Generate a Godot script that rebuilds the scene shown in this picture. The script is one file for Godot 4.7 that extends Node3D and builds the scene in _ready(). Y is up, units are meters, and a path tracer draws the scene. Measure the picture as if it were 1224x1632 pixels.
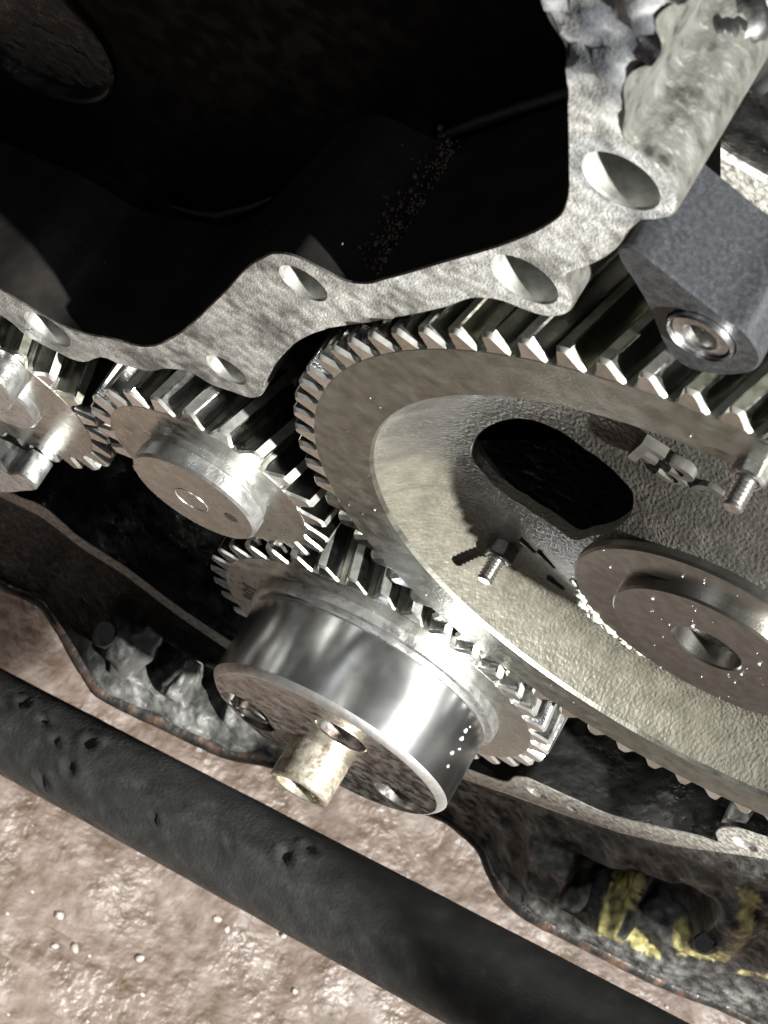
extends Node3D
# Timing gears of an engine with the front cover off. World: y up, +z out of the engine's front, metres.

var M := {}
var used := {}

class Shape:
	var v := PackedVector3Array()
	var g := PackedInt32Array()
	var c := PackedColorArray()
	var col := Color(1, 1, 1)
	var tinted := false
	func tri(a: Vector3, b: Vector3, d: Vector3, grp := -1):
		v.append(a); v.append(b); v.append(d)
		g.append(grp)
		if tinted:
			c.append(col); c.append(col); c.append(col)
	func tric(a: Vector3, b: Vector3, d: Vector3, ca: Color, cb: Color, cd: Color, grp := -1):
		tinted = true
		v.append(a); v.append(b); v.append(d)
		g.append(grp)
		c.append(ca); c.append(cb); c.append(cd)
	func quad(a: Vector3, b: Vector3, d: Vector3, e: Vector3, grp := -1):
		tri(a, b, d, grp); tri(a, d, e, grp)
	func add(o: Shape, t := Transform3D()):
		for p in o.v: v.append(t * p)
		g.append_array(o.g)
		if o.tinted: tinted = true
		c.append_array(o.c)

func pv(a: Array) -> PackedVector2Array:
	var r := PackedVector2Array()
	for i in range(0, a.size(), 2): r.append(Vector2(a[i], a[i + 1]) * 0.001)
	return r

func pv3(a: Array) -> PackedVector3Array:
	var r := PackedVector3Array()
	for i in range(0, a.size(), 3): r.append(Vector3(a[i], a[i + 1], a[i + 2]) * 0.001)
	return r

func numbered(n: String) -> String:
	if not used.has(n):
		used[n] = 0
		return n
	used[n] += 1
	return "%s_%03d" % [n, used[n]]

func mesh_of(s: Shape, hint := Vector3.ZERO, onto: ArrayMesh = null) -> ArrayMesh:
	var flip := false
	var vol := 0.0
	if hint == Vector3.ZERO:
		var mid := Vector3.ZERO
		for p in s.v: mid += p
		mid /= maxf(1, s.v.size())
		for i in range(0, s.v.size(), 3):
			vol += (s.v[i] - mid).dot((s.v[i + 1] - mid).cross(s.v[i + 2] - mid))
	else:
		for i in range(0, s.v.size(), 3):
			vol += hint.dot((s.v[i + 1] - s.v[i]).cross(s.v[i + 2] - s.v[i]))
	flip = vol > 0.0
	var st := SurfaceTool.new()
	st.begin(Mesh.PRIMITIVE_TRIANGLES)
	var n := s.v.size() / 3
	for i in n:
		st.set_smooth_group(s.g[i])
		for k in 3:
			var j: int = i * 3 + ([0, 2, 1][k] if flip else k)
			if s.tinted: st.set_color(s.c[j])
			st.set_uv(Vector2(s.v[j].x, s.v[j].y))
			st.add_vertex(s.v[j])
	st.generate_normals()
	st.index()
	return st.commit(onto) if onto else st.commit()

func put(called: String, mesh: Mesh, mat: Material, parent: Node3D) -> MeshInstance3D:
	var m := MeshInstance3D.new()
	m.name = called if parent != self else numbered(called)
	m.mesh = mesh
	m.material_override = mat
	parent.add_child(m, true)
	return m

func build(called: String, s: Shape, mat: Material, parent: Node3D, hint := Vector3.ZERO) -> MeshInstance3D:
	return put(called, mesh_of(s, hint), mat, parent)

func tag(o: Node, label: String, category := "", group := "", kind := "") -> Node:
	if label: o.set_meta("label", label)
	if category: o.set_meta("category", category)
	if group: o.set_meta("group", group)
	if kind: o.set_meta("kind", kind)
	return o

func thing(called: String, label: String, category: String, at := Vector3.ZERO, group := "") -> Node3D:
	var o := Node3D.new()
	o.name = numbered(called)
	add_child(o)
	o.position = at
	tag(o, label, category, group)
	return o

# ---------- shapes ----------

# closed smooth line through points, one point every `step` metres
func smooth_line(p: PackedVector2Array, step: float, closed := true) -> PackedVector2Array:
	var r := PackedVector2Array()
	var n := p.size()
	var last := n if closed else n - 1
	for i in last:
		var a := p[(i - 1 + n) % n] if closed or i > 0 else p[i]
		var b := p[i]
		var c := p[(i + 1) % n]
		var d := p[(i + 2) % n] if closed or i + 2 < n else c
		var k := maxi(1, int(ceil(b.distance_to(c) / step)))
		for j in k:
			r.append(b.cubic_interpolate_in_time(c, a, d, float(j) / k, b.distance_to(c), -a.distance_to(b), b.distance_to(c) + c.distance_to(d)) if a != b and c != d else b.lerp(c, float(j) / k))
	if not closed: r.append(p[n - 1])
	return r

func circle(c: Vector2, r: float, n: int) -> PackedVector2Array:
	var o := PackedVector2Array()
	for i in n: o.append(c + Vector2.from_angle(TAU * i / n) * r)
	return o

func shrink(p: PackedVector2Array, d: float) -> PackedVector2Array:   # moves each point inwards along its own normal
	var s := 0.0
	var n := p.size()
	for i in n: s += p[i].cross(p[(i + 1) % n])
	var o := PackedVector2Array()
	for i in n:
		var t := (p[(i + 1) % n] - p[(i - 1 + n) % n]).normalized()
		o.append(p[i] + Vector2(-t.y, t.x) * d * signf(s))
	return o

# a flat sheet with holes, filled by a Delaunay net; zf gives the height of each point, cf its colour
func sheet(s: Shape, outer: PackedVector2Array, holes: Array, step: float, zf: Callable, grp := 1, cf = null):
	var pts := outer.duplicate()
	for h in holes: pts.append_array(h)
	var lo := outer[0]
	var hi := outer[0]
	for p in outer:
		lo = lo.min(p)
		hi = hi.max(p)
	var inner := Geometry2D.offset_polygon(outer, -step * 0.55)
	var grown := []
	for h in holes:
		var q: PackedVector2Array = h
		if Geometry2D.is_polygon_clockwise(q):
			q = q.duplicate()
			q.reverse()
		grown.append_array(Geometry2D.offset_polygon(q, step * 0.55))
	var rng := RandomNumberGenerator.new()
	rng.seed = 7
	var y := lo.y
	var odd := false
	while y < hi.y:
		var x := lo.x + (step * 0.5 if odd else 0.0)
		while x < hi.x:
			var p := Vector2(x, y) + Vector2(rng.randf() - 0.5, rng.randf() - 0.5) * step * 0.2
			var ok := false
			for q in inner:
				if Geometry2D.is_point_in_polygon(p, q): ok = true
			if ok:
				for q in grown:
					if Geometry2D.is_point_in_polygon(p, q):
						ok = false
						break
			if ok: pts.append(p)
			x += step
		y += step * 0.87
		odd = not odd
	var tr := Geometry2D.triangulate_delaunay(pts)
	var z := PackedVector3Array()
	var cs := PackedColorArray()
	for p in pts:
		z.append(Vector3(p.x, p.y, zf.call(p)))
		if cf != null: cs.append(cf.call(p))
	for i in range(0, tr.size(), 3):
		var m := (pts[tr[i]] + pts[tr[i + 1]] + pts[tr[i + 2]]) / 3.0
		if not Geometry2D.is_point_in_polygon(m, outer): continue
		var out := false
		for h in holes:
			if Geometry2D.is_point_in_polygon(m, h):
				out = true
				break
		if out: continue
		var a := tr[i]
		var b := tr[i + 1]
		var d := tr[i + 2]
		if (pts[b] - pts[a]).cross(pts[d] - pts[a]) > 0.0:
			b = tr[i + 2]
			d = tr[i + 1]
		if cf != null: s.tric(z[a], z[b], z[d], cs[a], cs[b], cs[d], grp)
		else: s.tri(z[a], z[b], z[d], grp)

# wall along a loop from height za to zb
func wall(s: Shape, p: PackedVector2Array, za: Callable, zb: float, grp := 2, closed := true, flip := false):
	var n := p.size()
	for i in (n if closed else n - 1):
		var a := p[i]
		var b := p[(i + 1) % n]
		var a1 := Vector3(a.x, a.y, za.call(a))
		var b1 := Vector3(b.x, b.y, za.call(b))
		var a2 := Vector3(a.x, a.y, zb)
		var b2 := Vector3(b.x, b.y, zb)
		if flip: s.quad(a1, b1, b2, a2, grp)
		else: s.quad(a1, a2, b2, b1, grp)

func band(s: Shape, p: PackedVector2Array, zp: float, q: PackedVector2Array, zq: float, grp := -1, flip := false):
	var n := p.size()
	for i in n:
		var j := (i + 1) % n
		var a := Vector3(p[i].x, p[i].y, zp)
		var b := Vector3(p[j].x, p[j].y, zp)
		var c := Vector3(q[j].x, q[j].y, zq)
		var d := Vector3(q[i].x, q[i].y, zq)
		if flip: s.quad(a, b, c, d, grp)
		else: s.quad(a, d, c, b, grp)

# a thick plate: outline and holes (any winding), chamfered front edge
func plate(s: Shape, outer: PackedVector2Array, holes: Array, z: float, back: float, bevel: float, step: float, zf = null, cf = null):
	if Geometry2D.is_polygon_clockwise(outer):
		outer = outer.duplicate()
		outer.reverse()
	var fo := shrink(outer, bevel)
	var fh := []
	for h in holes: fh.append(shrink(h, -bevel))
	var zt = zf if zf != null else func(_p): return z
	if cf != null: sheet(s, fo, fh, step, zt, 1, cf)
	else: sheet(s, fo, fh, step, zt, 1)
	var flat := func(_p): return z - bevel
	var n0 := s.v.size()
	band(s, fo, z, outer, z - bevel, 3)
	wall(s, outer, flat, back, 2)
	for k in holes.size():
		var h: PackedVector2Array = holes[k]
		var f: PackedVector2Array = fh[k]
		var cw := Geometry2D.is_polygon_clockwise(h)
		band(s, f, z, h, z - bevel, 3, not cw)
		wall(s, h, flat, back, 4, true, not cw)
	if s.tinted:
		while s.c.size() < s.v.size(): s.c.append(s.col)

# solid of revolution round z: profile of (radius, z), each piece sharp against the next unless close in direction
func lathe(s: Shape, prof: PackedVector2Array, n: int, c := Vector2.ZERO, closed := false, soft := false):
	var m := prof.size()
	var grp := 10
	for i in (m if closed else m - 1):
		var p := prof[i]
		var q := prof[(i + 1) % m]
		if i > 0 and not soft:
			var d0 := (p - prof[i - 1]).normalized()
			if d0.dot((q - p).normalized()) < 0.9: grp += 1
		for k in n:
			var u := Vector2.from_angle(TAU * k / n)
			var w := Vector2.from_angle(TAU * (k + 1) / n)
			var a := Vector3(c.x + u.x * p.x, c.y + u.y * p.x, p.y)
			var b := Vector3(c.x + w.x * p.x, c.y + w.y * p.x, p.y)
			var d := Vector3(c.x + w.x * q.x, c.y + w.y * q.x, q.y)
			var e := Vector3(c.x + u.x * q.x, c.y + u.y * q.x, q.y)
			if p.x > 1e-6: s.tri(a, b, d, grp)
			if q.x > 1e-6: s.tri(a, d, e, grp)

func tube_along(s: Shape, pts: PackedVector3Array, r: PackedFloat32Array, n: int, rough = null):
	var rings := []
	var side := Vector3.UP
	for i in pts.size():
		var t := (pts[mini(i + 1, pts.size() - 1)] - pts[maxi(i - 1, 0)]).normalized()
		var x := side.cross(t).normalized()
		var y := t.cross(x)
		var ring := PackedVector3Array()
		for k in n:
			var a := TAU * k / n
			var d := x * cos(a) + y * sin(a)
			var rr := r[i]
			if rough != null: rr += rough.call(pts[i] + d * rr, d)
			ring.append(pts[i] + d * rr)
		rings.append(ring)
	for i in pts.size() - 1:
		for k in n:
			var k2 := (k + 1) % n
			s.quad(rings[i][k], rings[i][k2], rings[i + 1][k2], rings[i + 1][k], 1)
	for e in [0, pts.size() - 1]:
		for k in n:
			var k2 := (k + 1) % n
			if e == 0: s.tri(pts[e], rings[e][k2], rings[e][k], 2)
			else: s.tri(pts[e], rings[e][k], rings[e][k2], 3)

func box(s: Shape, lo: Vector3, hi: Vector3, bevel := 0.0, t := Transform3D()):
	var b := bevel
	var o := Shape.new()
	var rings := []
	for zz in [[lo.z, b], [lo.z + b, 0.0], [hi.z - b, 0.0], [hi.z, b]]:
		var e: float = zz[1]
		var x0 := lo.x + e
		var x1 := hi.x - e
		var y0 := lo.y + e
		var y1 := hi.y - e
		rings.append([Vector3(x0 + b, y0, zz[0]), Vector3(x1 - b, y0, zz[0]), Vector3(x1, y0 + b, zz[0]), Vector3(x1, y1 - b, zz[0]), Vector3(x1 - b, y1, zz[0]), Vector3(x0 + b, y1, zz[0]), Vector3(x0, y1 - b, zz[0]), Vector3(x0, y0 + b, zz[0])])
	for i in 3:
		for k in 8:
			var k2 := (k + 1) % 8
			o.quad(rings[i][k], rings[i][k2], rings[i + 1][k2], rings[i + 1][k])
	for k in range(1, 7):
		o.tri(rings[0][0], rings[0][k + 1], rings[0][k])
		o.tri(rings[3][0], rings[3][k], rings[3][k + 1])
	s.add(o, t)

func blob(s: Shape, at: Vector3, r: Vector3, rng: RandomNumberGenerator, n := 7):
	var ns := FastNoiseLite.new()
	ns.seed = rng.randi() % 9999
	ns.frequency = 0.9
	var rows := []
	for i in n + 1:
		var row := []
		var th := PI * i / n
		for k in n * 2:
			var ph := TAU * k / (n * 2)
			var d := Vector3(sin(th) * cos(ph), sin(th) * sin(ph), cos(th))
			row.append(at + d * r * (1.0 + 0.5 * ns.get_noise_3dv(d)))
		rows.append(row)
	for i in n:
		for k in n * 2:
			var k2 := (k + 1) % (n * 2)
			s.quad(rows[i][k], rows[i + 1][k], rows[i + 1][k2], rows[i][k2], 1)

# one gear tooth centred on +x, from z = 0 back to -width, twisted along a helix
func tooth(n: int, rr: float, rt: float, width: float, lean: float, cham: float, s: Shape, edge: Shape, land: Shape):
	var p := TAU / n
	var prof := []                                  # (radius, half angle)
	for i in 6:
		var t := i / 5.0
		prof.append(Vector2(lerpf(rr - 0.0008, rt - 0.0005, t), p * lerpf(0.40, 0.165, pow(t, 0.95))))
	prof[0].y = p * 0.47
	prof.append(Vector2(rt, prof[5].y - 0.0006 / rt))
	var zs := [[-0.00015, cham], [-0.00015 - cham, 0.0]]
	for i in range(1, 7): zs.append([-width * i / 6.0, 0.0])
	var rings := []
	for e in zs:
		var z: float = e[0]
		var tw := -z * lean / rt
		var ring := []
		for side in [-1, 1]:
			for k in 7:
				var q: Vector2 = prof[k] if side < 0 else prof[6 - k]
				var kk := k if side < 0 else 6 - k
				var r = q.x - (e[1] * 0.8 if kk == 6 else (e[1] * 0.5 if kk == 5 else 0.0))
				var a := maxf(q.y - e[1] * (0.75 if kk > 0 else 0.2) / r, 0.002)
				ring.append(Vector3(r * cos(side * a - tw), r * sin(side * a - tw), z))
		rings.append(ring)
	var m := 14
	for i in rings.size() - 1:
		for k in m:
			var k2 := (k + 1) % m
			var grp := 20 + i if i == 0 else (1 if k < 5 else (2 if k > 7 and k < 13 else 30 + k))
			(edge if i == 0 else (land if k == 6 else s)).quad(rings[i][k], rings[i + 1][k], rings[i + 1][k2], rings[i][k2], grp)
	var f: Array = rings[0]
	var b: Array = rings[rings.size() - 1]
	for k in 6:
		s.quad(f[k], f[k + 1], f[12 - k], f[13 - k])
		s.quad(b[13 - k], b[12 - k], b[k + 1], b[k])

func gear_teeth(parent: Node3D, n: int, rr: float, rt: float, width: float, lean: float, phase: float, from: float, to: float, mats: Array, cham := 0.0011):
	var flanks := Shape.new()
	var edge := Shape.new()
	var land := Shape.new()
	tooth(n, rr, rt, width, lean, cham, flanks, edge, land)
	var meshes := []
	for m in mats:
		var mesh := mesh_of(flanks)
		mesh.surface_set_material(0, m)
		mesh_of(edge, Vector3.ZERO, mesh)
		mesh.surface_set_material(1, M.tooth_edge)
		mesh_of(land, Vector3.ZERO, mesh)
		mesh.surface_set_material(2, M.tooth_land if m == M.tooth_oily else M.tooth_edge)
		meshes.append(mesh)
	for i in n:
		var a := fposmod(phase + 360.0 * i / n, 360.0)
		if from <= to and (a < from or a > to): continue
		var o := put("tooth", meshes[(i * 7) % mats.size()], null, parent)
		o.rotation.z = deg_to_rad(a)

# ---------- materials ----------

func noise_tex(freq: float, ramp: Array, kind := 0, seed := 1, oct := 4, size := 512, jitter := 1.0) -> NoiseTexture2D:
	var n := FastNoiseLite.new()
	n.seed = seed
	n.frequency = freq
	n.fractal_octaves = oct
	n.noise_type = [FastNoiseLite.TYPE_SIMPLEX_SMOOTH, FastNoiseLite.TYPE_CELLULAR, FastNoiseLite.TYPE_SIMPLEX][kind]
	n.cellular_jitter = jitter
	var t := NoiseTexture2D.new()
	t.width = size
	t.height = size
	t.seamless = true
	t.noise = n
	if ramp:
		var g := Gradient.new()
		var off := PackedFloat32Array()
		var cs := PackedColorArray()
		for r in ramp:
			off.append(r[0])
			cs.append(r[1] if r[1] is Color else Color(r[1], r[1], r[1]))
		g.offsets = off
		g.colors = cs
		t.color_ramp = g
	return t

func lin(r: float, g: float, b: float) -> Color:
	return Color(r, g, b).linear_to_srgb()

func mat(scale: float, albedo: Texture2D, metal: float, rough, bump: Texture2D = null, bump_cm := 0.0) -> StandardMaterial3D:
	var m := StandardMaterial3D.new()
	m.uv1_triplanar = true
	m.uv1_world_triplanar = true
	m.uv1_scale = Vector3.ONE * scale
	m.albedo_texture = albedo
	m.metallic = metal
	if rough is Texture2D:
		m.roughness_texture = rough
		m.roughness = 1.0
	else: m.roughness = rough
	if bump:
		m.heightmap_enabled = true
		m.heightmap_texture = bump
		m.heightmap_scale = bump_cm
	return m

func materials():
	var fine := noise_tex(0.05, [], 0, 3)
	var grain := noise_tex(0.12, [], 0, 4, 3)
	var lumps := noise_tex(0.03, [], 0, 5, 5)
	var cells := noise_tex(0.05, [], 1, 6, 2)
	var r_steel := noise_tex(0.02, [[0.2, 0.24], [0.5, 0.32], [0.8, 0.42]], 0, 7, 5)
	M.gear_face = mat(12, noise_tex(0.015, [[0.25, lin(0.33, 0.325, 0.29)], [0.55, lin(0.36, 0.355, 0.32)], [0.8, lin(0.39, 0.385, 0.355)]], 0, 8, 5), 1.0, r_steel, grain, 0.004)
	M.old_face = mat(10, noise_tex(0.02, [[0.2, lin(0.17, 0.168, 0.14)], [0.5, lin(0.225, 0.225, 0.195)], [0.8, lin(0.27, 0.27, 0.245)]], 0, 9, 5), 1.0, noise_tex(0.02, [[0.2, 0.3], [0.8, 0.5]], 0, 17, 5), grain, 0.01)
	M.tooth = mat(15, noise_tex(0.03, [[0.25, lin(0.46, 0.46, 0.45)], [0.6, lin(0.54, 0.54, 0.53)]], 0, 10, 5), 1.0, noise_tex(0.03, [[0.2, 0.12], [0.8, 0.22]], 0, 11, 4), grain, 0.004)
	M.tooth_oily = mat(15, noise_tex(0.03, [[0.25, lin(0.36, 0.36, 0.315)], [0.6, lin(0.44, 0.44, 0.39)]], 0, 12, 5), 1.0, noise_tex(0.03, [[0.2, 0.12], [0.8, 0.22]], 0, 13, 4), lumps, 0.003)
	M.tooth_edge = mat(15, noise_tex(0.03, [[0.25, lin(0.40, 0.40, 0.38)], [0.6, lin(0.58, 0.58, 0.55)]], 0, 60, 4), 0.9, 0.44)
	M.tooth_land = mat(15, noise_tex(0.03, [[0.25, lin(0.12, 0.118, 0.09)], [0.6, lin(0.22, 0.22, 0.18)]], 0, 62, 4), 0.7, 0.5)
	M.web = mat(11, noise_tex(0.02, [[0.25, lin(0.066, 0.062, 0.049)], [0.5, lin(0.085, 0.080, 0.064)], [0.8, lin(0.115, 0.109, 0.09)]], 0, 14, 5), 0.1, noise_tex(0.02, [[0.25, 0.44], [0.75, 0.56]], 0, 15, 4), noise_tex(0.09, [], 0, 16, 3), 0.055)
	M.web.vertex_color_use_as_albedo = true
	M.cast_dark = mat(11, noise_tex(0.02, [[0.25, lin(0.032, 0.031, 0.028)], [0.8, lin(0.06, 0.058, 0.052)]], 0, 63, 4), 0.2, 0.4)
	M.washer = mat(14, noise_tex(0.02, [[0.2, lin(0.22, 0.21, 0.19)], [0.5, lin(0.26, 0.252, 0.235)], [0.8, lin(0.30, 0.297, 0.28)]], 0, 18, 5), 1.0, 0.3, grain, 0.004)
	M.flange = mat(18, noise_tex(0.018, [[0.2, lin(0.26, 0.26, 0.25)], [0.5, lin(0.38, 0.38, 0.37)], [0.8, lin(0.52, 0.52, 0.505)]], 0, 19, 6), 0.25, noise_tex(0.04, [[0.25, 0.32], [0.75, 0.5]], 0, 20, 5), noise_tex(0.09, [], 0, 21, 4), 0.018)
	M.flange.vertex_color_use_as_albedo = true
	M.cast_side = mat(12, noise_tex(0.02, [[0.18, lin(0.035, 0.034, 0.031)], [0.34, lin(0.10, 0.098, 0.088)], [0.6, lin(0.13, 0.128, 0.118)], [0.85, lin(0.16, 0.158, 0.15)]], 0, 22, 5), 0.6, noise_tex(0.03, [[0.25, 0.28], [0.75, 0.5]], 0, 23, 4), noise_tex(0.03, [], 0, 24, 4), 0.06)
	M.pocket = mat(8, noise_tex(0.012, [[0.3, lin(0.0022, 0.0022, 0.0022)], [0.62, lin(0.003, 0.003, 0.003)], [0.85, lin(0.006, 0.005, 0.0045)]], 0, 25, 6), 0.0, noise_tex(0.02, [[0.3, 0.4], [0.7, 0.6]], 0, 26, 4), lumps, 0.012)
	M.pocket.metallic_specular = 0.12
	M.recess = mat(9, noise_tex(0.012, [[0.3, lin(0.009, 0.0085, 0.008)], [0.62, lin(0.013, 0.012, 0.011)], [0.85, lin(0.018, 0.015, 0.013)]], 0, 61, 6), 0.0, 0.34, lumps, 0.01)
	M.black = mat(9, noise_tex(0.02, [[0.3, lin(0.004, 0.004, 0.004)], [0.75, lin(0.012, 0.012, 0.012)]], 0, 27, 5), 0.0, noise_tex(0.02, [[0.3, 0.25], [0.7, 0.55]], 0, 28, 4), lumps, 0.05)
	M.polished = mat(9, noise_tex(0.02, [[0.3, lin(0.56, 0.57, 0.59)], [0.7, lin(0.70, 0.71, 0.73)]], 0, 29, 5), 1.0, noise_tex(0.01, [[0.0, 0.215], [1.0, 0.225]], 0, 30, 1))
	M.chamfer = mat(14, noise_tex(0.03, [[0.25, lin(0.55, 0.54, 0.52)], [0.7, lin(0.72, 0.71, 0.70)]], 0, 57, 4), 1.0, 0.5, grain, 0.006)
	M.hub_face = mat(14, noise_tex(0.014, [[0.15, lin(0.26, 0.20, 0.165)], [0.36, lin(0.35, 0.325, 0.305)], [0.6, lin(0.40, 0.385, 0.37)], [0.85, lin(0.46, 0.455, 0.44)]], 0, 31, 6), 1.0, noise_tex(0.02, [[0.25, 0.2], [0.75, 0.42]], 0, 32, 5), lumps, 0.012)
	M.sleeve = mat(22, noise_tex(0.012, [[0.2, lin(0.24, 0.20, 0.15)], [0.45, lin(0.46, 0.43, 0.35)], [0.6, lin(0.52, 0.50, 0.43)], [0.8, lin(0.42, 0.30, 0.20)]], 0, 33, 5), 0.7, noise_tex(0.03, [[0.25, 0.25], [0.75, 0.5]], 0, 34, 4), lumps, 0.02)
	M.alloy = mat(12, noise_tex(0.02, [[0.2, lin(0.33, 0.33, 0.325)], [0.7, lin(0.50, 0.50, 0.495)]], 0, 35, 5), 0.9, noise_tex(0.03, [[0.25, 0.24], [0.75, 0.42]], 0, 36, 4), grain, 0.01)
	M.bluegrey = mat(16, noise_tex(0.06, [[0.25, lin(0.019, 0.0205, 0.024)], [0.5, lin(0.023, 0.025, 0.029)], [0.8, lin(0.032, 0.034, 0.039)]], 0, 37, 4), 0.3, noise_tex(0.05, [[0.25, 0.3], [0.75, 0.5]], 0, 38, 3), grain, 0.007)
	M.darkface = mat(16, noise_tex(0.03, [[0.25, lin(0.010, 0.011, 0.012)], [0.7, lin(0.025, 0.027, 0.029)]], 0, 39, 5), 0.1, 0.45, grain, 0.012)
	M.greasy = mat(13, noise_tex(0.02, [[0.25, lin(0.25, 0.25, 0.25)], [0.5, lin(0.55, 0.55, 0.55)], [0.8, lin(1.0, 1.0, 0.98)]], 0, 40, 6), 0.0, noise_tex(0.03, [[0.25, 0.26], [0.75, 0.55]], 0, 41, 4), noise_tex(0.05, [], 0, 42, 5), 0.04)
	M.greasy.vertex_color_use_as_albedo = true
	M.greasy.metallic_specular = 0.25
	M.rim = mat(12, noise_tex(0.012, [[0.3, lin(0.012, 0.012, 0.012)], [0.55, lin(0.03, 0.028, 0.026)], [0.75, lin(0.10, 0.055, 0.038)]], 0, 43, 5), 0.1, noise_tex(0.03, [[0.25, 0.3], [0.75, 0.6]], 0, 44, 4), lumps, 0.06)
	M.strip = mat(16, noise_tex(0.03, [[0.25, lin(0.24, 0.23, 0.205)], [0.5, lin(0.45, 0.44, 0.405)], [0.8, lin(0.60, 0.59, 0.55)]], 0, 45, 5), 0.4, 0.42, lumps, 0.04)
	M.yellow = mat(20, noise_tex(0.03, [[0.3, lin(0.08, 0.07, 0.035)], [0.45, lin(0.36, 0.32, 0.13)], [0.8, lin(0.52, 0.48, 0.25)]], 0, 46, 5), 0.0, 0.4, lumps, 0.06)
	M.rubber = mat(7, noise_tex(0.02, [[0.2, lin(0.026, 0.0268, 0.0268)], [0.5, lin(0.042, 0.043, 0.043)], [0.72, lin(0.06, 0.061, 0.06)], [0.85, lin(0.095, 0.095, 0.092)]], 0, 47, 6), 0.0, noise_tex(0.02, [[0.25, 0.45], [0.75, 0.7]], 0, 48, 4), grain, 0.02)
	M.floor = mat(3.6, noise_tex(0.012, [[0.15, lin(0.055, 0.036, 0.020)], [0.28, lin(0.075, 0.053, 0.041)], [0.5, lin(0.108, 0.082, 0.070)], [0.68, lin(0.13, 0.102, 0.089)], [0.85, lin(0.19, 0.162, 0.147)]], 0, 49, 6, 1024), 0.0, noise_tex(0.01, [[0.3, 0.42], [0.7, 0.7]], 0, 50, 4), noise_tex(0.03, [], 0, 51, 4, 1024), 0.12)
	M.crumb = mat(30, noise_tex(0.03, [[0.3, lin(0.22, 0.19, 0.17)], [0.7, lin(0.45, 0.42, 0.39)]], 0, 52, 3), 0.0, 0.35)
	M.grease = mat(30, noise_tex(0.03, [[0.3, lin(0.30, 0.31, 0.25)], [0.6, lin(0.66, 0.68, 0.60)]], 0, 53, 4), 0.0, 0.25, lumps, 0.05)
	M.bolt = mat(25, noise_tex(0.03, [[0.3, lin(0.34, 0.335, 0.32)], [0.7, lin(0.52, 0.515, 0.495)]], 0, 54, 4), 1.0, 0.32, grain, 0.006)
	M.chip = mat(30, noise_tex(0.03, [[0.3, 0.75], [0.7, 0.9]], 0, 55, 2), 0.6, 0.3)
	M.rust = mat(30, noise_tex(0.03, [[0.3, lin(0.035, 0.023, 0.017)], [0.7, lin(0.09, 0.062, 0.047)]], 0, 59, 3), 0.0, 0.6)
	M.ink = mat(30, noise_tex(0.03, [[0.3, lin(0.03, 0.025, 0.02)], [0.7, lin(0.06, 0.05, 0.04)]], 0, 56, 2), 0.3, 0.5)

# ---------- scene ----------

func _ready():
	var cam := Camera3D.new()
	cam.name = "camera"
	cam.fov = 25.34
	cam.near = 0.02
	cam.far = 30.0
	cam.transform = Transform3D(Basis(Vector3(0.85267, 0.17253, -0.49313), Vector3(-0.52244, 0.28158, -0.80484), Vector3(-0.00000, 0.94390, 0.33023)), Vector3(0.00000, 0.75512, 0.26418)).orthonormalized()
	add_child(cam)
	cam.current = true
	var lens := CameraAttributesPhysical.new()
	lens.frustum_focal_length = 53.37
	lens.frustum_focus_distance = 0.80
	lens.frustum_near = 0.02
	lens.frustum_far = 30.0
	lens.exposure_aperture = 28.0
	cam.attributes = lens
	var env := Environment.new()
	env.background_mode = Environment.BG_COLOR
	env.background_color = Color(0.36, 0.36, 0.38)
	env.background_energy_multiplier = 0.05
	env.tonemap_mode = Environment.TONE_MAPPER_LINEAR
	env.tonemap_exposure = 1.0
	env.sdfgi_enabled = true
	env.ssao_enabled = true
	env.ssil_enabled = true
	var we := WorldEnvironment.new()
	we.name = "world"
	we.environment = env
	add_child(we)
	lamp(Vector3(0.93, 0.78, 0.31), 11.0, 0.022, Color(1.0, 0.995, 0.97))
	lamp(Vector3(-0.45, 1.0, 0.42), 0.17, 0.12, Color(0.97, 0.98, 1.0))
	var low := SpotLight3D.new()
	low.name = "floor_lamp_light"
	low.position = Vector3(-0.30, -0.30, 0.42)
	low.light_energy = 0.5
	low.light_size = 0.03
	low.light_color = Color(1.0, 0.96, 0.91)
	low.spot_angle = 42.0
	low.spot_angle_attenuation = 1.0
	low.spot_range = 6.0
	low.spot_attenuation = 2.0
	low.shadow_enabled = true
	add_child(low)
	low.look_at_from_position(low.position, Vector3(-0.15, -0.72, 0.24), Vector3(0, 0, 1))
	materials()
	make_floor()
	make_housing()
	make_block()
	make_pan()
	make_big_gear()
	make_idler()
	make_coupling_gear()
	make_crank()
	make_bracket()
	make_hose()

func lamp(at: Vector3, energy: float, size: float, tint: Color):
	var l := OmniLight3D.new()
	l.name = "work_lamp_light"
	l.position = at
	l.light_energy = energy
	l.light_size = size
	l.light_color = tint
	l.omni_range = 6.0
	l.omni_attenuation = 2.0
	l.shadow_enabled = true
	add_child(l, true)

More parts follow.
